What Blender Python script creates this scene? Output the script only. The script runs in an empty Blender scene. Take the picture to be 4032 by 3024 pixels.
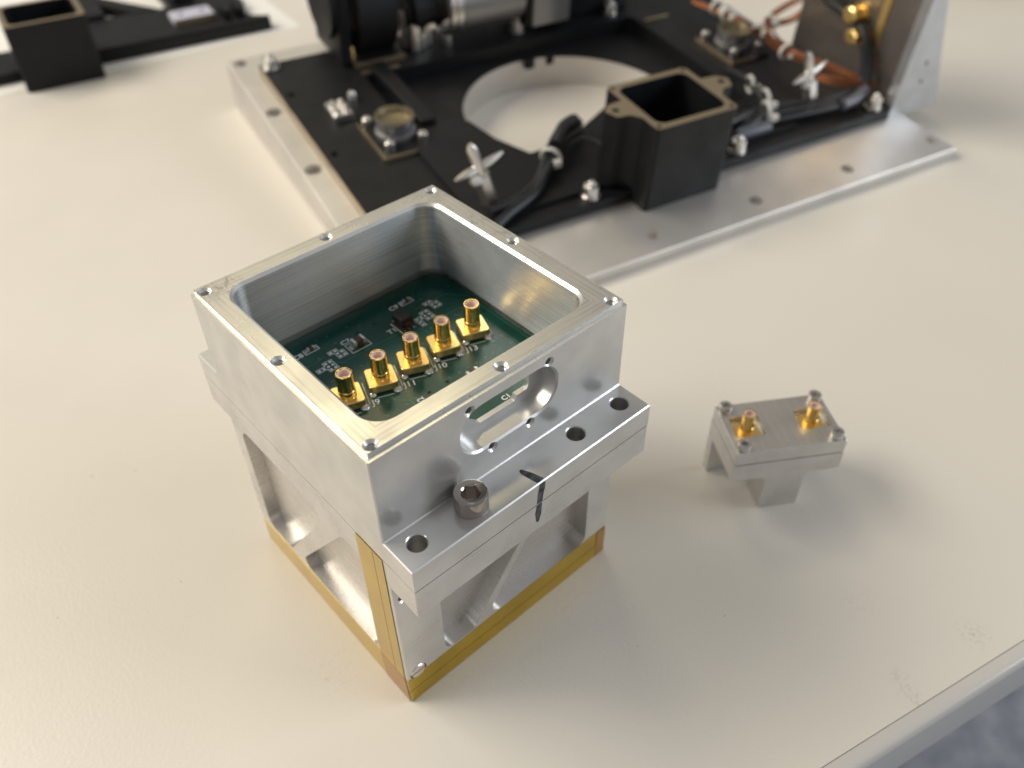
import bpy, bmesh, math, random
from mathutils import Vector, Matrix
random.seed(7)
MM = 0.001
sc = bpy.context.scene
COL = sc.collection

# ------------------------------------------------------------------ camera
cd = bpy.data.cameras.new("camera")
cam = bpy.data.objects.new("camera", cd); COL.objects.link(cam); sc.camera = cam
RR = ((0.7429472, -0.6692703, -0.0103329), (-0.4604302, -0.4997904, -0.7336304), (0.4858327, 0.5498062, -0.6794701))
cam.matrix_world = Matrix(((RR[0][0], -RR[1][0], -RR[2][0], -49.386*MM),
                           (RR[0][1], -RR[1][1], -RR[2][1], -95.957*MM),
                           (RR[0][2], -RR[1][2], -RR[2][2], 206.377*MM), (0, 0, 0, 1)))
cd.sensor_width = 4.8; cd.lens = 3365.1/4032*4.8
cd.clip_start = 0.005; cd.clip_end = 50
cd.dof.use_dof = True; cd.dof.focus_distance = 0.180; cd.dof.aperture_fstop = 1.8

# ------------------------------------------------------------------ world + lamps (indoor: ceiling panels and a window)
w = bpy.data.worlds.new("World"); sc.world = w; w.use_nodes = True
bg = w.node_tree.nodes["Background"]; bg.inputs[0].default_value = (1.0, 0.97, 0.94, 1); bg.inputs[1].default_value = 0.27
def area(name, loc, target, sx, sy, power, col):
    ld = bpy.data.lights.new(name, 'AREA'); ld.shape = 'RECTANGLE'; ld.size = sx; ld.size_y = sy
    ld.energy = power; ld.color = col
    o = bpy.data.objects.new(name, ld); COL.objects.link(o); o.location = loc
    o.rotation_euler = (Vector(target)-Vector(loc)).to_track_quat('-Z', 'Y').to_euler()
    return o
area("ceiling_lamp", (-0.62, 1.0, 1.15), (0.05, 0.1, 0), 1.0, 0.6, 16, (1.0, 0.91, 0.77))
area("ceiling_lamp_far", (0.62, 1.30, 1.62), (0.05, 0.05, 0), 0.55, 0.30, 3.2, (1.0, 0.86, 0.52))
area("window", (2.3, -1.9, 1.05), (0.05, 0.05, 0), 1.9, 1.3, 48, (0.86, 0.93, 1.0))
area("window_left", (-1.5, 1.1, 1.2), (0.0, 0.3, 0), 1.2, 1.0, 14, (1.0, 0.93, 0.80))

sc.view_settings.view_transform = 'Standard'; sc.view_settings.look = 'None'
sc.view_settings.exposure = 0.07; sc.view_settings.gamma = 1.0
sc.cycles.use_denoising = True
sc.cycles.max_bounces = 10
sc.cycles.sample_clamp_indirect = 6.0

# ------------------------------------------------------------------ material helpers
MATS = {}
def mat(name, base, rough=.5, metal=0., **kw):
    m = bpy.data.materials.new(name); m.use_nodes = True; MATS[name] = m
    b = m.node_tree.nodes["Principled BSDF"]
    b.inputs["Base Color"].default_value = (*base, 1); b.inputs["Roughness"].default_value = rough
    b.inputs["Metallic"].default_value = metal
    for k, v in kw.items(): b.inputs[k.replace('_', ' ')].default_value = v
    return m
class NT:
    def __init__(s, m): s.t = m.node_tree; s.b = s.t.nodes["Principled BSDF"]; s.tc = s.t.nodes.new('ShaderNodeTexCoord')
    def noise(s, scale, map=(1, 1, 1), detail=3, rough=.5):
        mp = s.t.nodes.new('ShaderNodeMapping'); mp.inputs['Scale'].default_value = map
        s.t.links.new(s.tc.outputs['Object'], mp.inputs[0])
        n = s.t.nodes.new('ShaderNodeTexNoise'); n.inputs['Scale'].default_value = scale
        n.inputs['Detail'].default_value = detail; n.inputs['Roughness'].default_value = rough
        s.t.links.new(mp.outputs[0], n.inputs['Vector']); return n.outputs['Fac']
    def ramp(s, fac, stops):
        r = s.t.nodes.new('ShaderNodeValToRGB'); s.t.links.new(fac, r.inputs[0])
        el = r.color_ramp.elements
        while len(el) < len(stops): el.new(.5)
        for e, (p, c) in zip(el, stops):
            e.position = p; e.color = (*c, 1) if isinstance(c, tuple) else (c, c, c, 1)
        return r.outputs[0]
    def rng(s, fac, a, b, lo=.3, hi=.7):
        r = s.t.nodes.new('ShaderNodeMapRange'); s.t.links.new(fac, r.inputs[0])
        for i, v in enumerate((lo, hi, a, b)): r.inputs[i+1].default_value = v
        return r.outputs[0]
    def math(s, op, a, b):
        n = s.t.nodes.new('ShaderNodeMath'); n.operation = op
        for i, v in enumerate((a, b)):
            if isinstance(v, (int, float)): n.inputs[i].default_value = v
            else: s.t.links.new(v, n.inputs[i])
        return n.outputs[0]
    def mix(s, fac, a, b, mode='MIX'):
        n = s.t.nodes.new('ShaderNodeMix'); n.data_type = 'RGBA'; n.blend_type = mode
        for i, v in ((0, fac), (6, a), (7, b)):
            if isinstance(v, (int, float)): n.inputs[i].default_value = v
            elif isinstance(v, tuple): n.inputs[i].default_value = (*v, 1)
            else: s.t.links.new(v, n.inputs[i])
        return n.outputs[2]
    def near(s, p, rad, coord=None):
        """1 at the object-space point p (metres), falling to 0 at rad"""
        d = s.t.nodes.new('ShaderNodeVectorMath'); d.operation = 'DISTANCE'
        s.t.links.new(s.tc.outputs['Object'], d.inputs[0]); d.inputs[1].default_value = p
        return s.rng(d.outputs['Value'], 1., 0., 0., rad)
    def to(s, out, name): s.t.links.new(out, s.b.inputs[name])
    def bump(s, h, strength, dist):
        n = s.t.nodes.new('ShaderNodeBump'); n.inputs['Strength'].default_value = strength; n.inputs['Distance'].default_value = dist
        s.t.links.new(h, n.inputs['Height']); s.t.links.new(n.outputs[0], s.b.inputs['Normal'])

def recolor(n, fac, colr):
    """lay a stain over whatever feeds Base Color"""
    l = n.b.inputs['Base Color'].links
    src = l[0].from_socket if l else tuple(n.b.inputs['Base Color'].default_value)[:3]
    n.to(n.mix(fac, src, colr), 'Base Color')
def alu(name, base, r0, r1, streak=(40, 40, 3500), streak_amt=.08, bump=.0, smudge=110, dark=.86, broad=.52, broad_r=.62, cs=.0):
    # machined metal: a fairly sharp lobe plus a broad one from the tool marks
    m = mat(name, base, r0, 1.0); n = NT(m)
    sm = n.noise(smudge, detail=2, rough=.5); st = n.noise(1, streak, detail=3, rough=.6)
    rr = n.math('ADD', n.rng(sm, r0, r1), n.math('MULTIPLY', n.math('SUBTRACT', st, .5), streak_amt*2))
    n.to(rr, 'Roughness')
    d = tuple(c*dark for c in base)
    col = n.mix(n.rng(sm, 0., 1., .35, .75), base, d)
    if cs: col = n.mix(n.rng(st, 0., cs, .42, .62), col, tuple(c*.45 for c in base))
    n.to(col, 'Base Color')
    if bump: n.bump(st, bump, .00004)
    if broad:
        p2 = n.t.nodes.new('ShaderNodeBsdfPrincipled'); p2.inputs['Metallic'].default_value = 1.; p2.inputs['Roughness'].default_value = broad_r
        n.t.links.new(col, p2.inputs['Base Color'])
        mx = n.t.nodes.new('ShaderNodeMixShader'); mx.inputs[0].default_value = broad
        out = n.t.nodes['Material Output']
        n.t.links.new(n.b.outputs[0], mx.inputs[1]); n.t.links.new(p2.outputs[0], mx.inputs[2]); n.t.links.new(mx.outputs[0], out.inputs[0])
    return m
ALU = alu('machined_aluminium', (.74, .735, .725), .20, .25, (14, 14, 2600), streak_amt=.05)
ALU_IN = alu('milled_cavity_wall', (.82, .86, .89), .36, .46, (26, 26, 5200), .16, .6, 50, .80, .0, cs=.75)  # bluish tint of the window light is mixed into the base colour
_n = NT(ALU_IN); _tg = _n.t.nodes.new('ShaderNodeTangent'); _tg.direction_type = 'RADIAL'; _tg.axis = 'Z'
_n.t.links.new(_tg.outputs[0], _n.b.inputs['Tangent']); _n.b.inputs['Anisotropic'].default_value = .75; _n.b.inputs['Anisotropic Rotation'].default_value = .25
ALU_FR = alu('frame_aluminium', (.74, .73, .715), .22, .28, (12, 12, 2600), .04, 0)
ALU_PK = alu('pocket_aluminium', (.70, .68, .655), .24, .32, (40, 40, 1500), .05, 0, 60, .90, .42, .55, cs=.06)
ALU_TOP = alu('milled_rim', (.80, .785, .73), .24, .36, (220, 220, 220), .08, 0, 60, .88, .35, .6)
n = NT(ALU_TOP)
_sx = n.t.nodes.new('ShaderNodeSeparateXYZ'); n.t.links.new(n.tc.outputs['Object'], _sx.inputs[0])
_d = n.math('MAXIMUM', n.math('ABSOLUTE', _sx.outputs[0], 0.), n.math('ABSOLUTE', _sx.outputs[1], 0.))
_e = n.math('MINIMUM', n.math('ABSOLUTE', _sx.outputs[0], 0.), n.math('ABSOLUTE', _sx.outputs[1], 0.))
_cx = n.t.nodes.new('ShaderNodeCombineXYZ'); n.t.links.new(n.math('MULTIPLY', _d, 1400.), _cx.inputs[0]); n.t.links.new(n.math('MULTIPLY', _e, 45.), _cx.inputs[1])
_nn = n.t.nodes.new('ShaderNodeTexNoise'); _nn.inputs['Scale'].default_value = 1.; _nn.inputs['Detail'].default_value = 4.; n.t.links.new(_cx.outputs[0], _nn.inputs['Vector'])
recolor(n, n.rng(_nn.outputs['Fac'], 0., .55, .50, .64), (.36, .34, .35))
for px, rad, amt in (((-.0285, .0335, .091), .006, .9), ((-.0315, .0322, .091), .004, .8), ((.0325, .0140, .091), .006, .55), ((.0325, .0055, .091), .005, .5)):
    fz = n.math('MULTIPLY', n.near(px, rad), n.rng(n.noise(900, (1, .35, 1), 4, .7), 0, amt*1.6, .48, .62)); recolor(n, fz, (.16, .155, .15))
n.b.inputs['Metallic'].default_value = 1.
ALU_PL = alu('base_plate_aluminium', (.78, .755, .73), .30, .42, (30, 300, 300), .05, 0, 30, .84, .78, .62)
ALU_CV = alu('brushed_cover', (.66, .63, .59), .34, .42, (900, 40, 40), .08, .2, 90, .9, .4, .6, cs=.14)
STEEL = mat('screw_steel', (.46, .42, .39), .15, 1.0)
STEEL_D = mat('screw_steel_matt', (.60, .58, .56), .34, 1.0)
STEEL_W = mat('bright_steel', (.80, .78, .75), .3, 1.0)
NICKEL = mat('nickel_post', (.74, .71, .67), .30, 1.)
GOLD = mat('gold_plating', (.92, .62, .20), .16, 1.0)
n = NT(GOLD); n.to(n.rng(n.noise(500, detail=3), .10, .24), 'Roughness')
GOLD_S = mat('gold_plating_satin', (.95, .68, .27), .34, 1.0)
n = NT(GOLD_S); n.to(n.rng(n.noise(700, detail=4), .28, .42), 'Roughness')
PTFE = mat('insulator', (.80, .63, .58), .5)
SOLDER = mat('solder', (.74, .74, .75), .26, .9)
SILK = mat('silkscreen_white', (.84, .87, .85), .6)
PAD = mat('tinned_pad', (.80, .84, .88), .4, .55)
TRACE = mat('trace_green', (.022, .125, .072), .30, 0.)
VIA = mat('via_tin', (.16, .22, .17), .35, .6)
BLACK_HOLE = mat('via_hole', (.004, .006, .006), .6)
SMD_BROWN = mat('capacitor_ceramic', (.075, .042, .034), .5)
SMD_BLACK = mat('ferrite_black', (.018, .016, .017), .5)
COPPER = mat('enamel_copper', (.42, .12, .035), .35, .7)
KAP = mat('polyimide_tape', (.5, .32, .01), .24, .75, Coat_Weight=.3, Coat_Roughness=.12)
n = NT(KAP); n.to(n.mix(n.rng(n.noise(90, detail=4), 0, 1), (.57, .38, .012), (.47, .30, .006)), 'Base Color')
n.bump(n.noise(260, (1, 1, .5), 3), .5, .00007)
KAP2 = mat('polyimide_tape_overlap', (.40, .20, .03), .32, .5, Coat_Weight=.4, Coat_Roughness=.25)
INK = mat('marker_ink', (.012, .013, .016), .6, 0., Specular_IOR_Level=.2)
n = NT(INK); n.to(n.mix(n.rng(n.noise(500, detail=3), 0, 1), (.012, .014, .018), (.13, .135, .15)), 'Base Color')
PCB = mat('solder_mask_green', (.010, .050, .032), .26, 0., Specular_IOR_Level=.4)
n = NT(PCB); n.to(n.mix(n.rng(n.noise(110, detail=3), 0, 1, .4, .7), (.011, .066, .052), (.016, .084, .064)), 'Base Color')
ANOD = mat('black_anodised', (.007, .0075, .009), .5, 0., Specular_IOR_Level=.28)
n = NT(ANOD); n.to(n.rng(n.noise(80, detail=4), .42, .58), 'Roughness')
ANOD_EDGE = mat('worn_lit_edge', (.40, .32, .21), .38, .8)  # tan of worn edges, with warm reflected light put into the colour
MOTOR = mat('motor_grey', (.30, .30, .31), .40, .8)
RUBBER = mat('cable_black', (.013, .014, .017), .42)
NYLON = mat('cable_tie_white', (.66, .64, .60), .4, 0., Subsurface_Weight=.1)
COPW = mat('copper_wire', (.25, .085, .028), .42, .5)
PAPER = mat('paper_white', (.82, .81, .78), .7)
WOOD = mat('wood_tan', (.40, .26, .12), .6)
LILAC = mat('pad_lilac', (.52, .52, .62), .4)
EDGE = mat('edge_band', (.60, .58, .55), .22, 0., Coat_Weight=.5, Coat_Roughness=.15)
TABLE = mat('table_laminate', (.70, .645, .54), .42)
n = NT(TABLE)
peb = n.noise(900, detail=2, rough=.5); big = n.noise(7, detail=3)
c = n.mix(n.rng(big, 0, 1), (.73, .690, .622), (.70, .662, .594))
sp = n.ramp(n.noise(160, detail=4, rough=.7), [(.0, 0.), (.735, 0.), (.80, 1.)])
c = n.mix(n.math('MULTIPLY', sp, .28), c, (.25, .22, .19))
n.to(c, 'Base Color'); n.to(n.rng(n.noise(35, detail=4), .32, .46), 'Roughness')
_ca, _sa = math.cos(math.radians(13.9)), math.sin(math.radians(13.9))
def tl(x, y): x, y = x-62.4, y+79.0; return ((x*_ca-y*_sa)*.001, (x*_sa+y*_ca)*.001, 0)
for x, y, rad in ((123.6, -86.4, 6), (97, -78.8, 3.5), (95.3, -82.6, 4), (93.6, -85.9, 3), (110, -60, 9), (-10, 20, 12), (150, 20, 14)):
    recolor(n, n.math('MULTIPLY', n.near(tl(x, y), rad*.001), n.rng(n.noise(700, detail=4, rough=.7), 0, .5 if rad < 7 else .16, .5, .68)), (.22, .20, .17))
for x, y, rad, cc_ in ((-18.6, 122.6, .5, (.10, .08, .07)), (-27, 73.4, .4, (.10, .08, .07)), (-57.7, 85.6, .4, (.25, .10, .06)), (78.5, -37.9, .45, (.55, .06, .04)), (53.9, -27.9, .3, (.2, .16, .12)), (140, 70, .5, (.2, .17, .14)), (-30, 130, .5, (.2, .17, .14))):
    recolor(n, n.rng(n.near(tl(x, y), rad*.0007), 0, .7, .0, .5), cc_)
n.bump(peb, .5, .00012)
CARPET = mat('carpet_bluegrey', (.13, .145, .19), .95)
n = NT(CARPET); n.to(n.mix(n.rng(n.noise(28, detail=6, rough=.7), 0, 1, .35, .65), (.22, .24, .28), (.40, .405, .43)), 'Base Color')

# ------------------------------------------------------------------ mesh helpers (everything in millimetres until finish())
def P3(ax, a, p):
    return {'x': (a, p[0], p[1]), 'y': (p[0], a, p[1]), 'z': (p[0], p[1], a)}[ax]
def rpoly(pts, r, seg=6):
    out = []; N = len(pts)
    for i, p in enumerate(pts):
        rad = r[i] if isinstance(r, (list, tuple)) else r
        p = Vector(p); a = (Vector(pts[i-1])-p); b = (Vector(pts[(i+1) % N])-p)
        if rad <= 0: out.append(tuple(p)); continue
        la, lb = a.length, b.length; a.normalize(); b.normalize()
        ang = a.angle(b); t = min(rad/math.tan(ang/2), la*.49, lb*.49); rr = t*math.tan(ang/2)
        c = p+(a+b).normalized()*(rr/math.sin(ang/2))
        s, e = p+a*t-c, p+b*t-c
        tot = s.angle_signed(e)
        for k in range(seg+1):
            th = -tot*k/seg
            out.append((c.x+s.x*math.cos(th)-s.y*math.sin(th), c.y+s.x*math.sin(th)+s.y*math.cos(th)))
    return out
def rrect(x0, x1, y0, y1, r, seg=6): return rpoly([(x0, y0), (x1, y0), (x1, y1), (x0, y1)], r, seg)
def circ(cx, cy, r, seg=32): return [(cx+r*math.cos(2*math.pi*k/seg), cy+r*math.sin(2*math.pi*k/seg)) for k in range(seg)]
def loft(bm, ax, stations, mi=0):
    rings = [[bm.verts.new(P3(ax, a, p)) for p in poly] for a, poly in stations]
    N = len(rings[0]); fs = [bm.faces.new(rings[0][::-1]), bm.faces.new(rings[-1])]
    for A, B in zip(rings, rings[1:]):
        for i in range(N): fs.append(bm.faces.new((A[i], A[(i+1) % N], B[(i+1) % N], B[i])))
    for f in fs: f.material_index = mi
    return fs
def prism(bm, ax, poly, a0, a1, mi=0): return loft(bm, ax, [(a0, poly), (a1, poly)], mi)
def box(bm, x0, x1, y0, y1, z0, z1, mi=0): return prism(bm, 'z', [(x0, y0), (x1, y0), (x1, y1), (x0, y1)], z0, z1, mi)
def cbox(bm, x0, x1, y0, y1, z0, z1, c=.3, mi=0):      # box with chamfered top and bottom rims
    q = lambda d: rrect(x0+d, x1-d, y0+d, y1-d, max(c, .05), 2)
    loft(bm, 'z', [(z0, q(c)), (z0+c, q(0)), (z1-c, q(0)), (z1, q(c))], mi)
def lathe(bm, prof, c, axis=(0, 0, 1), seg=28, mi=0):   # prof: (radius, height) from bottom to top; closed when r = 0 at the ends
    ax = Vector(axis).normalized(); q = Vector((0, 0, 1)).rotation_difference(ax); c = Vector(c); rings = []
    for r, h in prof:
        if r < 1e-6: rings.append([bm.verts.new(c+q @ Vector((0, 0, h)))])
        else: rings.append([bm.verts.new(c+q @ Vector((r*math.cos(2*math.pi*k/seg), r*math.sin(2*math.pi*k/seg), h))) for k in range(seg)])
    fs = []
    for A, B in zip(rings, rings[1:]):
        for i in range(seg):
            j = (i+1) % seg
            if len(A) == 1 and len(B) == 1: continue
            if len(A) == 1: fs.append(bm.faces.new((A[0], B[j], B[i])))
            elif len(B) == 1: fs.append(bm.faces.new((A[i], A[j], B[0])))
            else: fs.append(bm.faces.new((A[i], A[j], B[j], B[i])))
    if len(rings[0]) > 1: fs.append(bm.faces.new(rings[0][::-1]))
    if len(rings[-1]) > 1: fs.append(bm.faces.new(rings[-1]))
    for f in fs: f.material_index = mi
def smooth_path(pts, n=8):
    pts = [Vector(p) for p in pts]; out = []
    for i in range(len(pts)-1):
        p0 = pts[max(i-1, 0)]; p1 = pts[i]; p2 = pts[i+1]; p3 = pts[min(i+2, len(pts)-1)]
        for k in range(n):
            t = k/n
            out.append(.5*((2*p1)+(p2-p0)*t+(2*p0-5*p1+4*p2-p3)*t*t+(3*p1-p0-3*p2+p3)*t**3))
    out.append(pts[-1]); return out
def tube(bm, pts, r, seg=8, n=8, mi=0):
    P = smooth_path(pts, n); rings = []; up = Vector((.13, .2, .97))
    for i, p in enumerate(P):
        t = (P[min(i+1, len(P)-1)]-P[max(i-1, 0)]).normalized()
        a = t.cross(up)
        if a.length < .05: a = t.cross(Vector((1, 0, 0)))
        a.normalize(); b = t.cross(a); up = b*-1
        rings.append([bm.verts.new(p+a*r*math.cos(2*math.pi*k/seg)+b*r*math.sin(2*math.pi*k/seg)) for k in range(seg)])
    for A, B in zip(rings, rings[1:]):
        for i in range(seg):
            f = bm.faces.new((A[i], A[(i+1) % seg], B[(i+1) % seg], B[i])); f.material_index = mi
    bm.faces.new(rings[0][::-1]).material_index = mi; bm.faces.new(rings[-1]).material_index = mi
def ring(bm, c, axis, R, r, seg=18, sub=6, mi=0):
    q = Vector((0, 0, 1)).rotation_difference(Vector(axis).normalized()); c = Vector(c); rr = []
    for i in range(seg):
        a = 2*math.pi*i/seg
        rr.append([bm.verts.new(c+q @ Vector(((R+r*math.cos(2*math.pi*k/sub))*math.cos(a), (R+r*math.cos(2*math.pi*k/sub))*math.sin(a), r*1.5*math.sin(2*math.pi*k/sub)))) for k in range(sub)])
    for i in range(seg):
        A, B = rr[i], rr[(i+1) % seg]
        for k in range(sub): bm.faces.new((A[k], B[k], B[(k+1) % sub], A[(k+1) % sub])).material_index = mi
def sharpen(bm, deg):
    lim = math.radians(deg)
    for f in bm.faces: f.smooth = True
    for e in bm.edges:
        if len(e.link_faces) == 2: e.smooth = e.calc_face_angle(0) < lim
        else: e.smooth = False
def tidy(bm, deg=33):
    bmesh.ops.recalc_face_normals(bm, faces=bm.faces); sharpen(bm, deg)
def mesh_of(name, bm, mats, org=(0, 0, 0), deg=33, recalc=True):
    if recalc: bmesh.ops.recalc_face_normals(bm, faces=bm.faces)
    sharpen(bm, deg)
    for v in bm.verts: v.co = (v.co-Vector(org))*MM
    me = bpy.data.meshes.new(name); bm.to_mesh(me); bm.free()
    for m in (mats if isinstance(mats, (list, tuple)) else [mats]): me.materials.append(m)
    return me
def link(name, me, parent=None, wn=False):
    o = bpy.data.objects.new(name, me); COL.objects.link(o); o.parent = parent
    if wn:
        md = o.modifiers.new('weighted', 'WEIGHTED_NORMAL'); md.keep_sharp = True; md.weight = 90
    return o
def part(name, bm, mats, parent, org=None, deg=33, wn=False, recalc=True):
    if org is None: org = parent.get('_org', (0, 0, 0)) if parent else (0, 0, 0)
    return link(name, mesh_of(name, bm, mats, org, deg, recalc), parent, wn)
ORG = {}
def thing(name, label, cat, loc=(0, 0, 0), rot=None, group=None):
    o = bpy.data.objects.new(name, None); COL.objects.link(o); o.empty_display_size = .01
    o.location = Vector(loc)*MM
    if rot is not None: o.rotation_euler = rot
    o['label'] = label; o['category'] = cat
    if group: o['group'] = group
    return o
def tag(o, label, cat): o['label'] = label; o['category'] = cat; return o
def NB(): return bmesh.new()
def boolean(bm, cutters):
    """exact boolean difference of bm minus every cutter bmesh -> new bmesh (millimetres)"""
    def tmp(b):
        bmesh.ops.recalc_face_normals(b, faces=b.faces)
        me = bpy.data.meshes.new('tmp'); b.to_mesh(me); b.free()
        o = bpy.data.objects.new('tmp', me); COL.objects.link(o); return o
    base = tmp(bm); cs = [tmp(c) for c in cutters]
    for c in cs:
        md = base.modifiers.new('b', 'BOOLEAN'); md.operation = 'DIFFERENCE'; md.solver = 'EXACT'; md.object = c
    bpy.context.view_layer.update()
    me = bpy.data.meshes.new_from_object(base.evaluated_get(bpy.context.evaluated_depsgraph_get()))
    out = bmesh.new(); out.from_mesh(me); bpy.data.meshes.remove(me)
    for o in [base]+cs:
        d = o.data; bpy.data.objects.remove(o); bpy.data.meshes.remove(d)
    bmesh.ops.remove_doubles(out, verts=out.verts, dist=.0005)
    bmesh.ops.dissolve_degenerate(out, edges=out.edges, dist=.0005)
    return out
def bevel_long(bm, off, minlen, seg=1, keep=None):
    bmesh.ops.recalc_face_normals(bm, faces=bm.faces)
    ed = [e for e in bm.edges if e.calc_length() > minlen and len(e.link_faces) == 2 and e.calc_face_angle(0) > .5 and (keep is None or keep(e))]
    bmesh.ops.bevel(bm, geom=ed, offset=off, segments=seg, profile=.5, affect='EDGES', clamp_overlap=True)
def text_bm(body, size, loc, rotz=0, bold=.0):
    cu = bpy.data.curves.new('t', 'FONT'); cu.body = body; cu.size = size; cu.align_x = 'CENTER'; cu.align_y = 'CENTER'; cu.offset = bold
    cu.resolution_u = 3
    o = bpy.data.objects.new('t', cu); COL.objects.link(o); bpy.context.view_layer.update()
    me = bpy.data.meshes.new_from_object(o.evaluated_get(bpy.context.evaluated_depsgraph_get()))
    bpy.data.objects.remove(o); bpy.data.curves.remove(cu)
    b = bmesh.new(); b.from_mesh(me); bpy.data.meshes.remove(me)
    bmesh.ops.transform(b, matrix=Matrix.Translation(loc) @ Matrix.Rotation(rotz, 4, 'Z'), verts=b.verts)
    for f in b.faces:
        if f.normal.z < 0: f.normal_flip()
    return b

# ------------------------------------------------------------------ the setting: table and floor
TA = math.radians(-13.9)
tb = bpy.data.objects.new('table', None)
b = NB(); box(b, -900, 900, 0, 900, -24, 0)
top = link('table', mesh_of('table', b, TABLE)); top['kind'] = 'structure'
top.location = Vector((62.4, -79.0, 0))*MM; top.rotation_euler = (0, 0, TA)
bpy.data.objects.remove(tb)
b = NB()
prof = [(-.12, -1.1), (-.12, -24), (-4.6, -24)]
prof = [(-.15, -.15), (-2.3, -.15)]
for k in range(9):
    a = math.pi/2*k/8; prof.append((-2.3-2.4*math.sin(a), -2.55+2.4*math.cos(a)))
prof += [(-4.7, -23.0), (-4.0, -23.8), (-.15, -23.8)]
prism(b, 'x', prof, -900, 900)
eb = part('edge_strip', b, EDGE, top, org=(0, 0, 0))
b = NB(); box(b, -3000, 3000, -3000, 3000, -760, -740)
fl = part('floor', b, CARPET, None); fl['kind'] = 'structure'

# ------------------------------------------------------------------ main enclosure
L = 70.; ZT, ZR, ZF, ZS, ZB, WF = 91., 90.05, 66.1, 59.4, 50.4, 9.8
HOLES = [(2.8, 2.8), (35, 2.8), (67.4, 2.8), (67.4, 35.3), (67.4, 67.6), (35, 67.6), (2.5, 67.4), (2.5, 35.2)]
FLH = [5.3, 19.6, 50.5, 65.0]
ORGM = (35, 35, 0)
enc = thing('electronics_enclosure', 'open square machined aluminium enclosure with green circuit board and amber tape along its base', 'enclosure', ORGM)
def thread_cut(bm, c, axis, r=1.02, depth=6., cham=.62, pitch=.42):
    # profile measured inward from the surface; axis points out of the surface
    pr = [(0, -depth)]
    h = -depth; k = 0
    while h < -cham-.25:
        pr.append((r+(.24 if k % 2 else 0.), h)); h += pitch/2; k += 1
    pr += [(r, -cham), (r+cham, 0), (r+cham, 1.)]
    pr.append((0, 1.)); lathe(bm, pr, c, axis, 24)
def build_housing():
    b = NB()
    y0, y1 = -WF, L+WF
    prism(b, 'x', [(y0, ZS+.12), (y1, ZS+.12), (y1, ZF), (L, ZF), (L, ZT), (0, ZT), (0, ZF), (y0, ZF)], 0, L)
    bevel_long(b, .28, 5, keep=lambda e: min(v.co.z for v in e.verts) > ZS+1)
    # stepped rim beside the two faces
    c1 = NB(); box(c1, -2, .95, -20, 90, ZR, 95)
    c2 = NB(); box(c2, -2.5, 80, -2, 1.35, ZR+.02, 96)
    # cavity with chamfered mouth, wider below the lip
    X0, X1, Y0, Y1, r = 5.9, 64.2, 6.3, 64.5, 5.0
    g = lambda d: rrect(X0-d, X1+d, Y0-d, Y1+d, r+d, 8)
    c3 = NB(); loft(c3, 'z', [(70.2, g(0)), (ZT-.7, g(0)), (ZT+.3, g(1.))])
    c4 = NB(); prism(c4, 'z', rrect(3.2, 66.8, 3.2, 66.8, 5, 6), 63.5, 70.6)
    # threaded holes in the rim
    c5 = NB()
    for x, y in HOLES: thread_cut(c5, (x, y, ZT), (0, 0, 1))
    # connector slot on the flange side
    s = lambda d: rrect(21.6-d, 48.5+d, 74.3-d, 86.9+d, 5.9+d, 8)
    c6 = NB(); loft(c6, 'y', [(-.6, s(1.)), (.45, s(0)), (5., s(0))])
    c7 = NB(); prism(c7, 'y', [(27.6, 79.2), (29.0, 77.4), (30.6, 76.1), (40.5, 76.1), (41.1, 77.4), (44.2, 77.5), (44.8, 79.4), (44.8, 85.2), (27.6, 85.2)], 4.6, 12)
    c8 = NB()
    for x, z in [(24.2, 87.35), (46.0, 87.4), (40.55, 73.1), (29.7, 73.1)]:
        lathe(c8, [(0, -4.5), (.85, -4.5), (.85, -.5), (1.4, .05), (1.4, 1), (0, 1)], (x, 0, z), (0, -1, 0), 20)
    c9 = NB()
    for x in FLH:
        for y in (-4.5, L+4.5):
            lathe(c9, [(0, ZS-2), (2.2, ZS-2), (2.2, ZF-.25), (2.5, ZF+.05), (2.5, ZF+2), (0, ZF+2)], (x, y, 0), (0, 0, 1), 28)
    o = boolean(b, [c1, c2, c3, c4, c6, c7, c8, c5, c9])
    bmesh.ops.recalc_face_normals(o, faces=o.faces)
    for f in o.faces:
        c = f.calc_center_median()
        if abs(f.normal.z) < .3 and 5 < c.x < 65.5 and 5.5 < c.y < 66 and c.z > 69 and not (c.y < 6.2): f.material_index = 1
        elif f.normal.z > .9 and c.z > 89: f.material_index = 2
    return o
part('housing', build_housing(), [ALU, ALU_IN, ALU_TOP], enc, ORGM, 30, wn=True)

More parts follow.
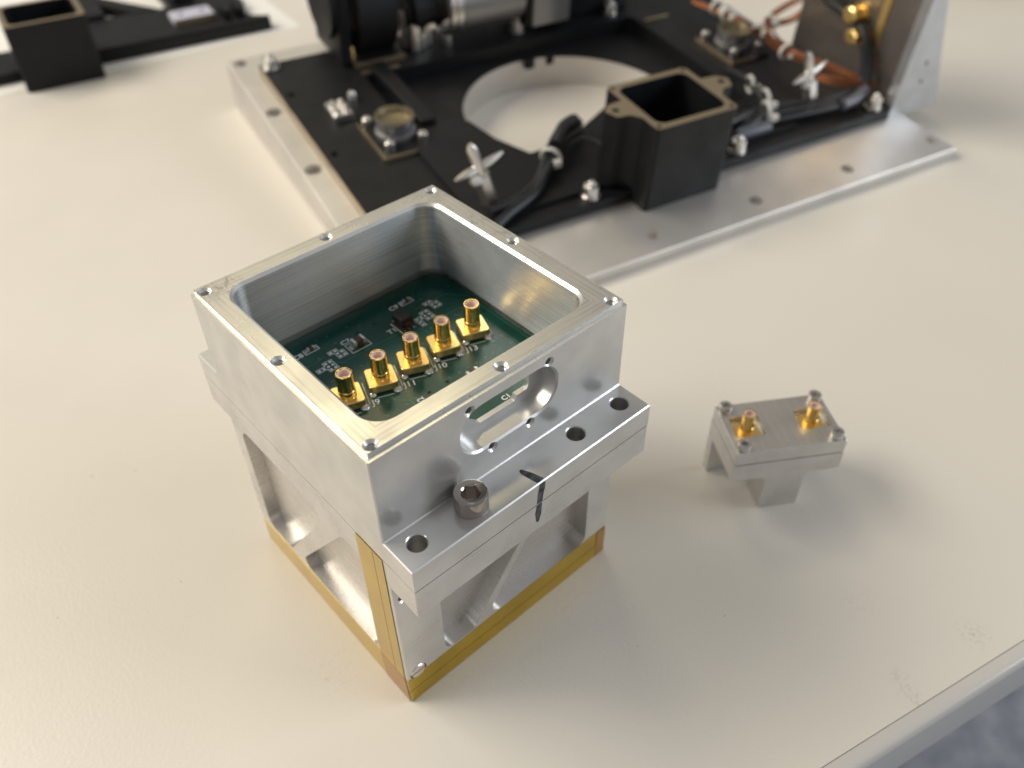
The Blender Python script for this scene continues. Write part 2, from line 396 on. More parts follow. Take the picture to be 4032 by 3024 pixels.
def build_frame():
    b = NB(); y0, y1, z1 = -WF, L+WF, ZS-.12
    prism(b, 'x', [(0, 0), (L, 0), (L, ZB), (y1, ZB), (y1, z1), (y0, z1), (y0, ZB), (0, ZB)], 0, L)
    bevel_long(b, .18, 5, keep=lambda e: min(v.co.z for v in e.verts) < ZS-1)
    R = 3.1
    # pockets on the flange side (x, z), floor 4.3 mm deep
    A = rpoly([(12, 11), (21.4, 11), (46.4, 46), (12, 46)], R, 6)
    B = rpoly([(24.9, 11), (61.8, 11), (61.8, 46), (49, 46)], R, 6)
    c1 = NB(); prism(c1, 'y', A, -1, 4.3); prism(c1, 'y', B, -1, 4.3)
    # pockets on the neighbouring side (y, z), floor 3.2 mm deep
    Cc = rpoly([(65.2, 11), (53.6, 11), (25.6, 50.3), (65.2, 50.3)][::-1], [4.2, R, R, R+.6], 8)
    D = rpoly([(48.6, 11), (12, 11), (12, 50), (19.2, 50)][::-1], [R, R, R, R], 8)
    c2 = NB(); prism(c2, 'x', Cc, -1, 3.2); prism(c2, 'x', D, -1, 3.2)
    c3 = NB()
    lathe(c3, [(0, -6), (1.25, -6), (1.25, -.4), (1.7, .05), (1.7, 1), (0, 1)], (2.6, 0, 44.2), (0, -1, 0), 22)
    lathe(c3, [(0, -1.2), (2.45, -1.2), (2.45, 1), (0, 1)], (3.3, 0, 11.6), (0, -1, 0), 26)
    c4 = NB()
    for x in FLH:
        for y in (-4.5, L+4.5): lathe(c4, [(0, ZB-3), (2.1, ZB-3), (2.1, ZS+2), (0, ZS+2)], (x, y, 0), (0, 0, 1), 24)
    o = boolean(b, [c1, c2, c3, c4]); bmesh.ops.recalc_face_normals(o, faces=o.faces)
    for f in o.faces:
        c = f.calc_center_median()
        if 10.5 < c.z < 51 and ((.3 < c.x < 3.4 and 11 < c.y < 66) or (.3 < c.y < 4.5 and 11 < c.x < 63)): f.material_index = 1
    return o
part('frame', build_frame(), [ALU_FR, ALU_PK], enc, ORGM, 30, wn=True)
# slotted screw at the tape
b = NB(); lathe(b, [(0, -1.1), (2.3, -1.1), (2.3, -.25), (2.0, .12), (0, .12)], (3.3, 0, 11.6), (0, -1, 0), 28)
cc = NB(); box(cc, .5, 6.1, -.6, .45, 11.35, 11.85)
part('slotted_screw', boolean(b, [cc]), STEEL_W, enc, ORGM, 30)
# amber tape
def tape(name, ax, poly, off, m, th=.07):
    b = NB(); prism(b, ax, poly, off, off-th); return part(name, b, m, enc, ORGM)
def wob(pts, amp, step=4):
    out = []
    for i, p in enumerate(pts):
        q = pts[(i+1) % len(pts)]; d = math.dist(p, q); k = max(1, int(d/step))
        for j in range(k):
            t = j/k; out.append((p[0]+(q[0]-p[0])*t+random.uniform(-amp, amp)*(j > 0), p[1]+(q[1]-p[1])*t+random.uniform(-amp, amp)*(j > 0)))
    return out
tape('tape_strip', 'y', wob([(.1, .15), (69.9, .15), (69.9, 11.2), (6.2, 10.3), (5.4, 11.4), (4.6, 11.0), (2.4, 10.2), (.1, 10.35)], .06), -.02, KAP)
tape('tape_strip', 'y', wob([(.1, .1), (69.9, .1), (69.9, 4.9), (.1, 5.1)], .1), -.10, KAP)
tape('tape_overlap', 'y', [(66.4, .2), (69.92, .2), (69.92, 10.9), (66.6, 10.8)], -.18, KAP2, .05)
tape('tape_strip', 'x', wob([(.1, .15), (69.9, .15), (69.9, 9.6), (11.4, 10.45), (.1, 10.4)], .06), -.02, KAP)
tape('tape_strip', 'x', wob([(1.1, .2), (11.4, .2), (11.3, ZS-.35), (1.5, ZS-.35)], .05), -.10, KAP)
tape('tape_seam', 'x', [(4.82, 4), (5.0, 4), (5.1, ZS-.4), (4.95, ZS-.4)], -.175, KAP2, .03)
tape('tape_overlap', 'x', [(.25, .25), (10.5, .25), (11.3, 10.1), (1.1, 10.1)], -.18, KAP2, .04)
# marker stroke running over the flange edge
MK = [(33.35, -4.25), (34.0, -4.1), (35.2, -6.7), (36.0, -9.45), (34.0, -9.45), (33.55, -7.6), (33.1, -5.2)]
b = NB()
prism(b, 'z', rpoly(MK, .3, 2), ZF+.012, ZF+.03)
part('marker_stroke', b, INK, enc, ORGM)
b = NB()
prism(b, 'y', rpoly([(34.3, 65.75), (36.0, 65.75), (35.9, 63.6), (35.35, 61.5), (35.2, 59.62), (33.5, 59.62), (33.75, 62.6)], .25, 2), -WF-.012, -WF-.03)
prism(b, 'y', rpoly([(33.5, 59.18), (35.15, 59.18), (34.85, 55.4), (34.2, 53.1), (33.4, 53.6), (33.05, 56.6)], .35, 3), -WF-.012, -WF-.03)
part('marker_stroke', b, INK, enc, ORGM)

# ---- circuit board and its components
ZP = 67.0
b = NB(); prism(b, 'z', rrect(3.5, 66.5, 3.5, 66.5, 4.5, 5), ZP-1.6, ZP)
pcb = part('circuit_board', b, PCB, enc, ORGM)
def sub(name, bm, m, deg=33, parent=pcb): return part(name, bm, m, parent, ORGM, deg)
def strip(bm, pts, wd, z, th=.02):
    pts = [Vector(p) for p in pts]
    for i in range(len(pts)-1):
        a, c = pts[i], pts[i+1]; d = (c-a).normalized(); nn = Vector((-d.y, d.x))*wd/2; e = d*wd*.3
        q = [a-nn-e, c-nn+e, c+nn+e, a+nn-e]; zz = z+.0006*i
        prism(bm, 'z', [tuple(p) for p in q], zz, zz+th)
for tr in ([(12, 55.6), (20.5, 55.4), (22.4, 56)], [(23.7, 52), (24.8, 50.9), (43, 50.9)], [(26.2, 33.3), (26.2, 31.5), (28.8, 28.9), (28.9, 24), (28.9, 14)],
           [(51.1, 56), (60.8, 56), (64.9, 51.2), (64.9, 20)], [(49.2, 48.5), (60, 48.5), (61.9, 45), (61.9, 20)], [(48.2, 52.2), (46.4, 49.4), (47.5, 47.2), (47.6, 42)],
           [(47.6, 20), (57, 20), (58.5, 18.5)]):
    b = NB(); strip(b, tr, .32, ZP+.004, .012); sub('trace', b, TRACE)
def outline(bm, pts, wd=.19): strip(bm, list(pts)+[pts[0]], wd, ZP+.03)
for nm, pts in (('c7', [(28.6, 52.1), (34.2, 52.1), (34.2, 55.9), (28.6, 55.9)]), ('c8', [(19.5, 59.5), (23.4, 59.5), (23.4, 61.3), (19.5, 61.3)]),
                ('c9', [(49.1, 59.3), (53, 59.3), (53, 61.1), (49.1, 61.1)])):
    b = NB(); outline(b, pts); sub('silkscreen_outline', b, SILK)
def padgroup(cells, x0, y0, s=1.25, w_=.72):
    # outline follows the union of the cells, pads sit in their middles
    b = NB(); S = set(cells)
    for (i, j) in cells:
        for di, dj, p, q in ((-1, 0, (0, 0), (0, 1)), (1, 0, (1, 0), (1, 1)), (0, -1, (0, 0), (1, 0)), (0, 1, (0, 1), (1, 1))):
            if (i+di, j+dj) not in S:
                strip(b, [(x0+(i+p[0])*s, y0+(j+p[1])*s), (x0+(i+q[0])*s, y0+(j+q[1])*s)], .17, ZP+.03+.0004*random.random())
    sub('silkscreen_outline', b, SILK)
    for (i, j) in cells:
        b = NB(); prism(b, 'z', rrect(x0+(i+.5)*s-w_/2, x0+(i+.5)*s+w_/2, y0+(j+.5)*s-w_/2, y0+(j+.5)*s+w_/2, .1, 2), ZP+.005, ZP+.05)
        sub('solder_pad', b, PAD)
padgroup([(0, 2), (1, 2), (1, 1), (2, 1), (1, 0), (2, 0)], 23.8, 52.85)
padgroup([(0, 0), (1, 0), (0, 1), (1, 1), (0, 2), (1, 2), (-1, 1), (-2, 1)], 20.55, 50.1, 1.28)
padgroup([(0, 2), (1, 2), (1, 1), (2, 1), (1, 0), (2, 0)], 53.7, 52.7)
padgroup([(0, 0), (1, 0), (0, 1), (1, 1), (0, 2), (1, 2), (-1, 1), (-2, 1), (-2, 0), (-2, -1)], 50.5, 50.0, 1.28)
JR = math.radians(-20.5)
for body, s, x, y, rz in (('C7', 2.0, 29.6, 57.1, 0), ('C8', 2.0, 17.6, 60.2, 0), ('C9', 2.0, 47.0, 60.2, 0), ('T1', 2.1, 41.0, 52.6, 0), ('J8', 2.3, 13.0, 33.6, JR), ('J9', 2.3, 22.55, 33.75, JR),
                          ('J11', 2.3, 32.3, 33.45, JR), ('J10', 2.3, 41.75, 33.45, JR), ('J13', 2.3, 51.6, 33.3, JR), ('C1', 1.8, 46.2, 14.4, 0), ('D2', 2.2, 30.9, 26.6, math.pi/2)):
    sub('lettering', text_bm(body, s*1.12, (x, y, ZP+.035), rz, .045), SILK)
# silkscreen lines in front of and beside the coaxial connectors
CX = [17.9, 27.4, 36.9, 46.4, 55.95]; CYY = 38.2; CR = math.radians(-20.5)
for x in CX:
    rot = Matrix.Rotation(CR, 2)
    for p, q in (((-2.2, -4.6), (1.8, -4.6)), ((4.4, 5.2), (4.4, -2.7))):
        b = NB(); P_, Q_ = rot @ Vector(p), rot @ Vector(q)
        strip(b, [(x+P_.x, CYY+P_.y), (x+Q_.x, CYY+Q_.y)], .2, ZP+.03); sub('silkscreen_line', b, SILK)
b = NB()
VI = [(27.5, 46.9), (24.6, 46.9), (24.6, 43.4), (19, 46.9), (21.9, 31.9), (24.7, 28.5), (21.9, 28.4), (19, 31.9), (24.7, 32), (27.4, 28.4), (30.3, 28.5), (30.3, 31.9), (27.5, 31.9), (40.8, 31.9),
      (57.4, 46.8), (49.1, 46.9), (43.5, 43.5), (60.1, 32), (57.4, 31.9), (60.1, 28.5), (57.4, 28.6), (54.6, 28.5), (51.8, 28.5), (49.1, 31.9), (54.8, 31.9), (52, 32.1), (52.4, 55.1), (54.6, 58.4),
      (54.7, 62.1), (63.9, 58.1), (57.4, 61.9), (49, 28.4), (46.3, 28.6), (43.5, 28.5), (40.7, 28.6), (21.2, 56.2), (27.3, 62.3), (27.5, 58.6), (33.2, 62), (36, 60.4), (24.2, 62.6), (30.6, 49.4)]
for x, y in VI:
    lathe(b, [(0, 0), (.34, 0), (.34, .03), (0, .03)], (x, y, ZP+.004), seg=12, mi=0)
    lathe(b, [(0, 0), (.2, 0), (.2, .012), (0, .012)], (x, y, ZP+.036), seg=10, mi=1)
for x, y in [(33.8, 58.2), (39.3, 58.3), (63.8, 42.9), (33.8, 28), (39.4, 28), (34, 46.5)]:
    lathe(b, [(0, 0), (.5, 0), (.5, .02), (0, .02)], (x, y, ZP+.004), seg=12, mi=1)
v = sub('via_ring', b, [VIA, BLACK_HOLE]); v['kind'] = 'stuff'
# chip capacitors
def capacitor(x, y, l, wd, h, name='chip_capacitor'):
    b = NB(); e = l*.2
    def rb(x0, x1, g, mi):
        loft(b, 'x', [(x0, rrect(y-wd/2-g, y+wd/2+g, ZP+.1-g*.3, ZP+.1+h+g, .15, 2)), (x1, rrect(y-wd/2-g, y+wd/2+g, ZP+.1-g*.3, ZP+.1+h+g, .15, 2))], mi)
    rb(x-l/2+e, x+l/2-e, 0, 0); rb(x-l/2, x-l/2+e+.01, .04, 1); rb(x+l/2-e-.01, x+l/2, .04, 1)
    for sx in (-1, 1):      # solder fillets
        xx = x+sx*l/2
        loft(b, 'y', [(y-wd*.42, [(xx, ZP+.02), (xx+sx*.85, ZP+.02), (xx+sx*.35, ZP+.22), (xx, ZP+h*.6)]), (y+wd*.42, [(xx, ZP+.02), (xx+sx*.85, ZP+.02), (xx+sx*.35, ZP+.22), (xx, ZP+h*.6)])], 1)
    sub(name, b, [SMD_BROWN, SOLDER])
capacitor(31.5, 54.1, 3.3, 2.1, 1.9); capacitor(21.4, 60.4, 1.9, 1.1, .9); capacitor(51.0, 60.2, 1.9, 1.1, .9); capacitor(45.3, 25.5, 3.2, 1.7, 1.5)
# transformer T1
b = NB(); x, y = 44.6, 52.6
T_ = lambda d: rrect(x-1.85+d, x+1.85-d, ZP+1.0+d, ZP+3.7-d, .7, 3)
loft(b, 'y', [(y-2.1, T_(.2)), (y-1.85, T_(0)), (y+1.85, T_(0)), (y+2.1, T_(.2))], 0)
box(b, x-1.9, x+1.9, y-2.1, y+2.1, ZP+.25, ZP+.85, 1)
for dx in (-1.3, 0, 1.3):
    for s_ in (-1, 1): box(b, x+dx-.25, x+dx+.25, y+s_*2.1-.0, y+s_*3.0, ZP+.05, ZP+.4, 2)
for dx in (-.5, .1, .6): tube(b, [(x+dx, y-1.8, ZP+.8), (x+dx+.1, y-2.1, ZP+1.6), (x+dx*.6, y-1.95, ZP+2.1)], .13, 6, 4, 3)
sub('transformer', b, [SMD_BLACK, mat('header_resin', (.055, .03, .024), .5), SOLDER, COPPER])
b = NB(); strip(b, [(42.4, 55.2), (42.4, 50.2)], .3, ZP+.03); sub('silkscreen_line', b, SILK)

# coaxial connectors: gold base, barrel and resin insert (local frame, base on z = 0)
def coax_meshes():
    b = NB(); q = lambda d: rrect(-3.55+d, 3.55-d, -3.5+d, 3.5-d, .75, 4)
    loft(b, 'z', [(.45, q(.0)), (2.35, q(0)), (2.5, q(.15))])
    for sx in (-1, 1):
        for sy in (-1, 1): box(b, sx*2.9-.5, sx*2.9+.5, sy*2.85-.5, sy*2.85+.5, 0, .5)
    base = mesh_of('base', b, GOLD_S, deg=30)
    b = NB()
    pr = [(0, 2.4), (2.3, 2.4), (2.15, 2.62), (2.12, 3.75), (2.06, 3.95), (2.06, 4.15), (1.92, 4.3), (1.92, 4.5), (2.06, 4.62), (2.06, 4.8), (2.0, 4.95), (2.0, 9.0), (1.87, 9.22), (1.74, 9.22), (1.6, 9.0), (1.6, 7.3), (0, 7.3)]
    lathe(b, pr, (0, 0, 0), seg=36)
    barrel = mesh_of('barrel', b, GOLD, deg=28)
    b = NB(); lathe(b, [(0, 7.35), (1.58, 7.35), (1.58, 8.98), (1.30, 8.98), (1.2, 7.6), (0, 7.6)], (0, 0, 0), seg=30)
    ins = mesh_of('insulator', b, PTFE, deg=40)
    b = NB(); lathe(b, [(0, 7.55), (.2, 7.55), (.2, 8.0), (0, 8.05)], (0, 0, 0), seg=14)
    pin = mesh_of('centre_pin', b, GOLD, deg=40)
    b = NB()
    for sx, sy, r in ((-1, -1, .75), (1, -1, .95), (1, 1, .8)):
        lathe(b, [(0, .0), (r*1.35, .0), (r*1.25, .16), (r*.95, .38), (r*.6, .62), (0, .7)], (sx*3.05, sy*3.15, .01), seg=14)
    sol = mesh_of('solder_joint', b, SOLDER, deg=60)
    return base, barrel, ins, pin, sol
CM = coax_meshes()
def coax(parent, loc, rz, solder=True, org=(0, 0, 0), sc_=1.):
    r = link('coaxial_connector', CM[0], parent); r.location = (Vector(loc)-Vector(org))*MM; r.rotation_euler = (0, 0, rz); r.scale = (sc_,)*3
    for k, nm in ((1, 'barrel'), (2, 'insulator'), (3, 'centre_pin'), (4, 'solder_joint')):
        if k == 4 and not solder: continue
        link(nm, CM[k], r)
    return r
for x in CX: coax(enc, (x, CYY, ZP+.02), CR+random.uniform(-.05, .05), True, ORGM)

# ------------------------------------------------------------------ cap screw standing in the flange
def cap_screw(bm, c, hr, hh, hexr, depth, shank_r, shank_l, mi=0, seg=40):
    cx, cy, cz = c
    b = NB(); ch = hr*.1
    lathe(b, [(0, 0), (hr-.12, 0), (hr, .15), (hr, hh-ch), (hr-ch*.3, hh-ch*.3), (hr-ch, hh), (0, hh)], c, seg=seg)
    k = NB(); hexp = lambda r: [(cx+r*math.cos(math.pi/3*i+.35), cy+r*math.sin(math.pi/3*i+.35)) for i in range(6)]
    loft(k, 'z', [(cz+hh-depth, hexp(hexr)), (cz+hh+.01, hexp(hexr)), (cz+hh+1, hexp(hexr))])
    k2 = NB(); lathe(k2, [(0, hh-.45), (hexr*.82, hh-.45), (hexr*1.06, hh+.01), (hexr*1.06, hh+1), (0, hh+1)], c, seg=30)
    o = boolean(b, [k, k2])
    if shank_l > 0:
        lathe(o, [(0, -shank_l), (shank_r*.8, -shank_l), (shank_r, -shank_l+.4), (shank_r, -.002), (0, -.002)], c, seg=20)
    return o
scr = part('cap_screw', cap_screw(None, (0, 0, 0), 3.7, 4.3, 2.05, 2.4, 1.95, 9), STEEL, None, (0, 0, 0), 28, wn=True)
scr.location = Vector((19.6, -4.5, ZF+.02))*MM
tag(scr, 'steel hex socket cap screw standing in the enclosure flange near the marker stroke', 'screw')

# ------------------------------------------------------------------ small bracket with two connectors
BX, BY, BT = 107.08, -15.44, -0.5736
a_, b_, h1, h2, h3, l1, l2 = 33.2, 20.1, 25.9, 20.9, 14.3, 10.8, 22.9
br = thing('connector_bracket', 'small aluminium bracket on legs with two gold coaxial connectors and four corner screws', 'bracket', (BX, BY, 0), (0, 0, BT))
def bracket_body():
    b = NB()
    # front elevation (x, z): slab with a filleted leg in the middle; depth of front leg 9 mm
    loft(b, 'y', [(0, rpoly([(0, h3), (l1, h3), (l1, 0), (l2, 0), (l2, h3), (a_, h3), (a_, h2-.1), (0, h2-.1)], [0, 2.2, 0, 0, 2.2, 0, 0, 0], 5)),
                  (9.5, rpoly([(0, h3), (l1, h3), (l1, 0), (l2, 0), (l2, h3), (a_, h3), (a_, h2-.1), (0, h2-.1)], [0, 2.2, 0, 0, 2.2, 0, 0, 0], 5))])
    b2 = NB(); 
    box(b, 0, a_, 9.5, b_-3.2, h3, h2-.1); 
    box(b, 0, a_, b_-3.2, b_, 0, h2-.1)
    bmesh.ops.remove_doubles(b, verts=b.verts, dist=.001)
    return b
part('body', bracket_body(), ALU_FR, br, (0, 0, 0), 30)
b = NB(); 
q = lambda d: rrect(d, a_-d, d, b_-d, .4, 2)
loft(b, 'z', [(h2+.08, q(0.15)), (h2+.25, q(0)), (h1-.25, q(0)), (h1, q(.25))])
k = NB()
for x0 in (2.1, 22.1): prism(k, 'z', rrect(x0, x0+9.1, 6.3, 14.6, .9, 4), h1-1.9, h1+2)
o = boolean(b, [k]); bmesh.ops.recalc_face_normals(o, faces=o.faces)
for f in o.faces:
    if f.normal.z > .9: f.material_index = 1
part('cover_plate', o, [ALU, ALU_CV], br, (0, 0, 0), 30, wn=True)
for x in (6.6, 26.6): coax(br, (x, 10.45, h1-3.9), .04, False)
sm = mesh_of('corner_screw', cap_screw(None, (0, 0, 0), 1.95, 2.0, 1.0, 1.2, .9, 3, seg=30), STEEL_D, deg=28)
for x, y in ((2.5, 18.0), (30.6, 18.0), (30.6, 2.3), (2.5, 2.1)):
    o = link('corner_screw', sm, br); o.location = Vector((x, y, h1+.02))*MM; o.rotation_euler = (0, 0, random.random())

# ------------------------------------------------------------------ instrument on a wedge base in the background
ex = Vector((0.9752111, -0.2212764, 0)); ey = Vector((0.2203624, 0.9711831, 0.0907948)); en = ex.cross(ey)
rotm = Matrix((ex, ey, en)).transposed()
ins = thing('instrument_assembly', 'black anodised instrument with motor, square box and wiring on a sloped aluminium base', 'instrument', (367.205, 45.762, 5.137), rotm.to_euler())
zbot = lambda Y: -(5.137+Y*0.0907948)/0.9958696+.05
b = NB()
W_, D_ = 290.2, 235.1
vs = [b.verts.new(p) for p in ((-W_, 0, zbot(0)), (0, 0, zbot(0)), (0, D_, zbot(D_)), (-W_, D_, zbot(D_)), (-W_, 0, 0), (0, 0, 0), (0, D_, 0), (-W_, D_, 0))]
for f in ((3, 2, 1, 0), (4, 5, 6, 7), (0, 1, 5, 4), (1, 2, 6, 5), (2, 3, 7, 6), (3, 0, 4, 7)): b.faces.new([vs[i] for i in f])
bevel_long(b, .35, 100)
k = NB(); lathe(k, [(0, -60), (57.5, -60), (57.5, 10), (0, 10)], (-145.3, 117.5, 0), seg=64)
k3 = NB(); prism(k3, 'z', rrect(-236, -68, 46, 181, 5, 4), -4, 9)
k2 = NB()
for x, y, r in [(-284.3, 229, 3.4), (-284.5, 174.6, 4), (-284.5, 119.5, 4), (-284.5, 64.5, 4)]+[(x, 10.6, 3.1) for x in (-5.5, -62, -117.8, -173.8, -229.8)]:
    lathe(k2, [(0, -4), (r, -4), (r, 3), (0, 3)], (x, y, 0), seg=24)
part('base_plate', boolean(b, [k3, k, k2]), ALU_PL, ins, (0, 0, 0), 30, wn=True)
# black frame plate with opening
b = NB(); cbox(b, -278.5, -10.5, 35.4, 213.5, .05, 5, .35)
k = NB(); prism(k, 'z', rrect(-234.6, -69.4, 47.4, 179.6, 4, 4), -4, 15)
k2 = NB()
for x, y in ((-273.5, 178), (-273.7, 119.7), (-273.7, 62)): lathe(k2, [(0, 2), (1.7, 2), (1.7, 8), (0, 8)], (x, y, 0), seg=20)
o = boolean(b, [k, k2])
bmesh.ops.recalc_face_normals(o, faces=o.faces)
for f in o.faces:
    c = f.calc_center_median()
    if f.normal.x < -.9 and c.x < -278: f.material_index = 1  # light along the left edge painted as tan
part('frame_plate', o, [ANOD, ANOD_EDGE], ins, (0, 0, 0), 30, wn=True)
b = NB(); prism(b, 'z', rrect(-235.8, -68.2, 46.2, 180.8, 5, 4), -3.95, -.02)
k = NB(); prism(k, 'z', rrect(-234.6, -69.4, 47.4, 179.6, 4, 4), -2.6, 5)
k2 = NB(); lathe(k2, [(0, -20), (57.6, -20), (57.6, 5), (0, 5)], (-145.3, 117.5, 0), seg=64)
part('sunken_tray', boolean(b, [k, k2]), ANOD, ins, (0, 0, 0), 30, wn=True)
for x in (-140.5, -127.5):
    b = NB(); cbox(b, x-2.6, x+2.6, 171.5, 175.5, -8, -2.4, .3); part('hanging_tab', b, ANOD, ins, (0, 0, 0))
for x0, x1, y in ((-234, -214, 181.5), (-66, -50, 170)):
    b = NB(); cbox(b, x0, x1, y, y+1.6, 5.02, 5.9, .1); part('edge_highlight', b, ANOD_EDGE, ins, (0, 0, 0))  # edge highlights drawn as thin tan strips
b = NB(); cbox(b, -229.5, -222, 121, 183, 5.02, 9.5, .4); part('side_rail', b, ANOD, ins, (0, 0, 0)); b = NB()
prism(b, 'z', [(-215, 121), (-207.5, 116), (-203.5, 97), (-195, 79), (-177.5, 80), (-162.5, 87), (-140, 99), (-118, 92), (-98, 74), (-66, 74), (-66, 43), (-240, 43), (-240, 121)], 5.02, 6.8)
k2 = NB(); prism(k2, 'z', rrect(-168.8, -126.2, 20, 64.3, 2, 3), 0, 30)
part('raised_web', boolean(b, [k2]), ANOD, ins, (0, 0, 0), 30, wn=True)
# square tube box with screw lugs
def square_box(parent, z0, fx=0, fy=0):
    b = NB(); c = rpoly([(-168.5, 25.6), (-126.5, 25.6), (-126.5, 64), (-168.5, 64)], 2.2, 4)
    cav = rpoly([(-165.4, 28.8), (-129.6, 28.8), (-129.6, 60.6), (-165.4, 60.6)], 4.5, 5)
    prism(b, 'z', c, z0, 40)
    lugL = rpoly([(-166, 52), (-176, 51), (-180, 47), (-177.5, 41), (-172, 40.5), (-166, 33)], [0, 3, 1.5, 1.5, 3, 0], 4)
    lugR = [(-295-x, y+(.4 if True else 0)) for x, y in lugL][::-1]
    k = NB(); prism(k, 'z', cav, 4, 60)
    b = boolean(b, [k])
    bmesh.ops.recalc_face_normals(b, faces=b.faces)
    for f in b.faces:
        if f.normal.z > .9 and f.calc_center_median().z > 39: f.material_index = 1
    body = part('square_box', b, [ANOD, ANOD_EDGE], parent, (0, 0, 0), 30, wn=True)
    for lug in (lugL, lugR):
        b = NB(); prism(b, 'z', lug, 6.7, 40.02)
        bmesh.ops.recalc_face_normals(b, faces=b.faces)
        for f in b.faces:
            if f.normal.z > .9: f.material_index = 1
        part('lug', b, [ANOD, ANOD_EDGE], body, (0, 0, 0), 30)
    for x, y, r in ((-175.3, 46, 1.6), (-119.7, 46.4, 1.6), (-166.2, 27.9, 1.), (-128.8, 27.9, 1.), (-128.8, 61.8, 1.), (-166.2, 61.8, 1.)):
        b = NB(); lathe(b, [(0, 40.03), (r, 40.03), (r, 40.12), (0, 40.12)], (x, y, 0), seg=18); part('screw_hole', b, BLACK_HOLE, body, (0, 0, 0))
    return body
square_box(ins, .08)
# bolts with washers
bm_ = cap_screw(None, (0, 0, 0), 3.4, 4.6, 1.7, 2, 1.9, 3, seg=24)
lathe(bm_, [(0, -.9), (4.2, -.9), (4.2, -.05), (0, -.05)], (0, 0, 0), seg=24)
lathe(bm_, [(0, 4.3), (1.5, 4.3), (1.5, 6.2), (1.1, 6.7), (0, 6.7)], (0, 0, 0), seg=16)
bolt_me = mesh_of('bolt', bm_, STEEL_W, deg=28)
for x, y in ((-187, 40.5), (-105.5, 40.5), (-17.5, 41), (-273.8, 208), (-138.8, 191), (-79, 188)):
    o = link('bolt', bolt_me, ins); o.location = Vector((x, y, 6))*MM
# round fittings on square flanges with four screws
fs_me = None
def fitting(cx, cy):
    global fs_me
    b = NB(); cbox(b, cx-12.5, cx+12.5, cy-17.5, cy+15.5, 5.05, 7, .5, 0)
    bmesh.ops.recalc_face_normals(b, faces=b.faces)
    fl_ = part('fitting_flange', b, [ANOD_EDGE if False else ANOD], ins, (0, 0, 0))
    b = NB()
    for x0, x1, y0, y1 in ((cx-13, cx-12.5, cy-18, cy+15), (cx-13, cx+3, cy-18, cy-17.5)): box(b, x0, x1, y0, y1, 5.1, 7.1)
    part('tan_rim', b, ANOD_EDGE, fl_, (0, 0, 0))  # thin tan strips along the left and front edges
    b = NB(); lathe(b, [(0, 7), (9.4, 7), (9.4, 9), (8.2, 9.5), (8.2, 13.2), (9.0, 14), (9.0, 16), (8.3, 16), (7.4, 13.6), (0, 12.6)], (cx, cy, 0), seg=36)
    bmesh.ops.recalc_face_normals(b, faces=b.faces)
    for f in b.faces:
        c = f.calc_center_median()
        if f.normal.z > .3 and c.z > 12: f.material_index = 1
    part('round_socket', b, [MOTOR, mat('socket_bronze_%d' % int(-cx), (.26, .22, .14), .35, .8)], ins, (0, 0, 0), 30)
    if fs_me is None:
        q = NB(); lathe(q, [(0, 0), (2.3, 0), (2.3, 3.2), (1.9, 3.6), (0, 3.6)], (0, 0, 0), seg=18); lathe(q, [(0, 3.61), (1.1, 3.61), (0, 4.4)], (0, 0, 0), seg=12); fs_me = mesh_of('fitting_screw', q, STEEL_W)
    for dx, dy in ((-9, 12), (7.4, 13), (9, -10.5), (-7.5, -11)):
        o = link('fitting_screw', fs_me, ins); o.location = Vector((cx+dx, cy+dy, 7))*MM
fitting(-243, 121); fitting(-41.5, 124)
# small header connector and screw
b = NB(); cbox(b, -264, -254.6, 143, 157, 5.05, 9, .4)
hd = part('header_connector', b, STEEL_W, ins, (0, 0, 0))
for i in range(4):
    q = NB(); lathe(q, [(0, 9), (1.1, 9), (1.0, 11.5), (0, 12)], (-261.5+(i % 2)*4.4, 146.5+(i//2)*6, 0), seg=10); part('pin', q, STEEL_W, hd, (0, 0, 0))
b = NB(); lathe(b, [(0, 5), (2.2, 5), (2.2, 8), (1.4, 9.4), (0, 9.8)], (-248.5, 161, 0), seg=16); part('pan_screw', b, STEEL_W, ins, (0, 0, 0))
# toggle posts: hexagonal stand-off with a cross pin
def post(x, y):
    A = Vector((x, y, 5)); T = Vector((x-7.5, y+3, 31)); d = (T-A).normalized()
    b = NB(); lathe(b, [(0, 0), (3.5, 0), (3.8, .4), (3.8, 16.2), (3.4, 16.6), (0, 16.6)], A, d, seg=6)
    pp = part('stand_off_post', b, NICKEL, ins, (0, 0, 0), 20)
    c = A+d*19.5
    b = NB(); lathe(b, [(0, -3), (2.3, -3), (2.3, 9), (1.2, 11.5), (0, 11.5)], c, d, seg=10); part('knob', b, NICKEL, pp, (0, 0, 0))
    for sgn in (-1, 1):
        b = NB(); e = Vector((sgn*.93, .12 if sgn > 0 else -.22, .28 if sgn > 0 else -.05)).normalized()
        lathe(b, [(0, 1), (1.6, 1.2), (1.8, 5), (1.2, 9.5), (.5, 12.5), (0, 12.6)], c, e, seg=10); part('wing', b, NICKEL, pp, (0, 0, 0))
    b = NB(); cbox(b, c.x-5, c.x-1, c.y-5, c.y-1.5, c.z-4.5, c.z-1.5, .4); part('nut', b, NYLON, pp, (0, 0, 0))
post(-228.5, 53.5); post(-47.8, 54.2)
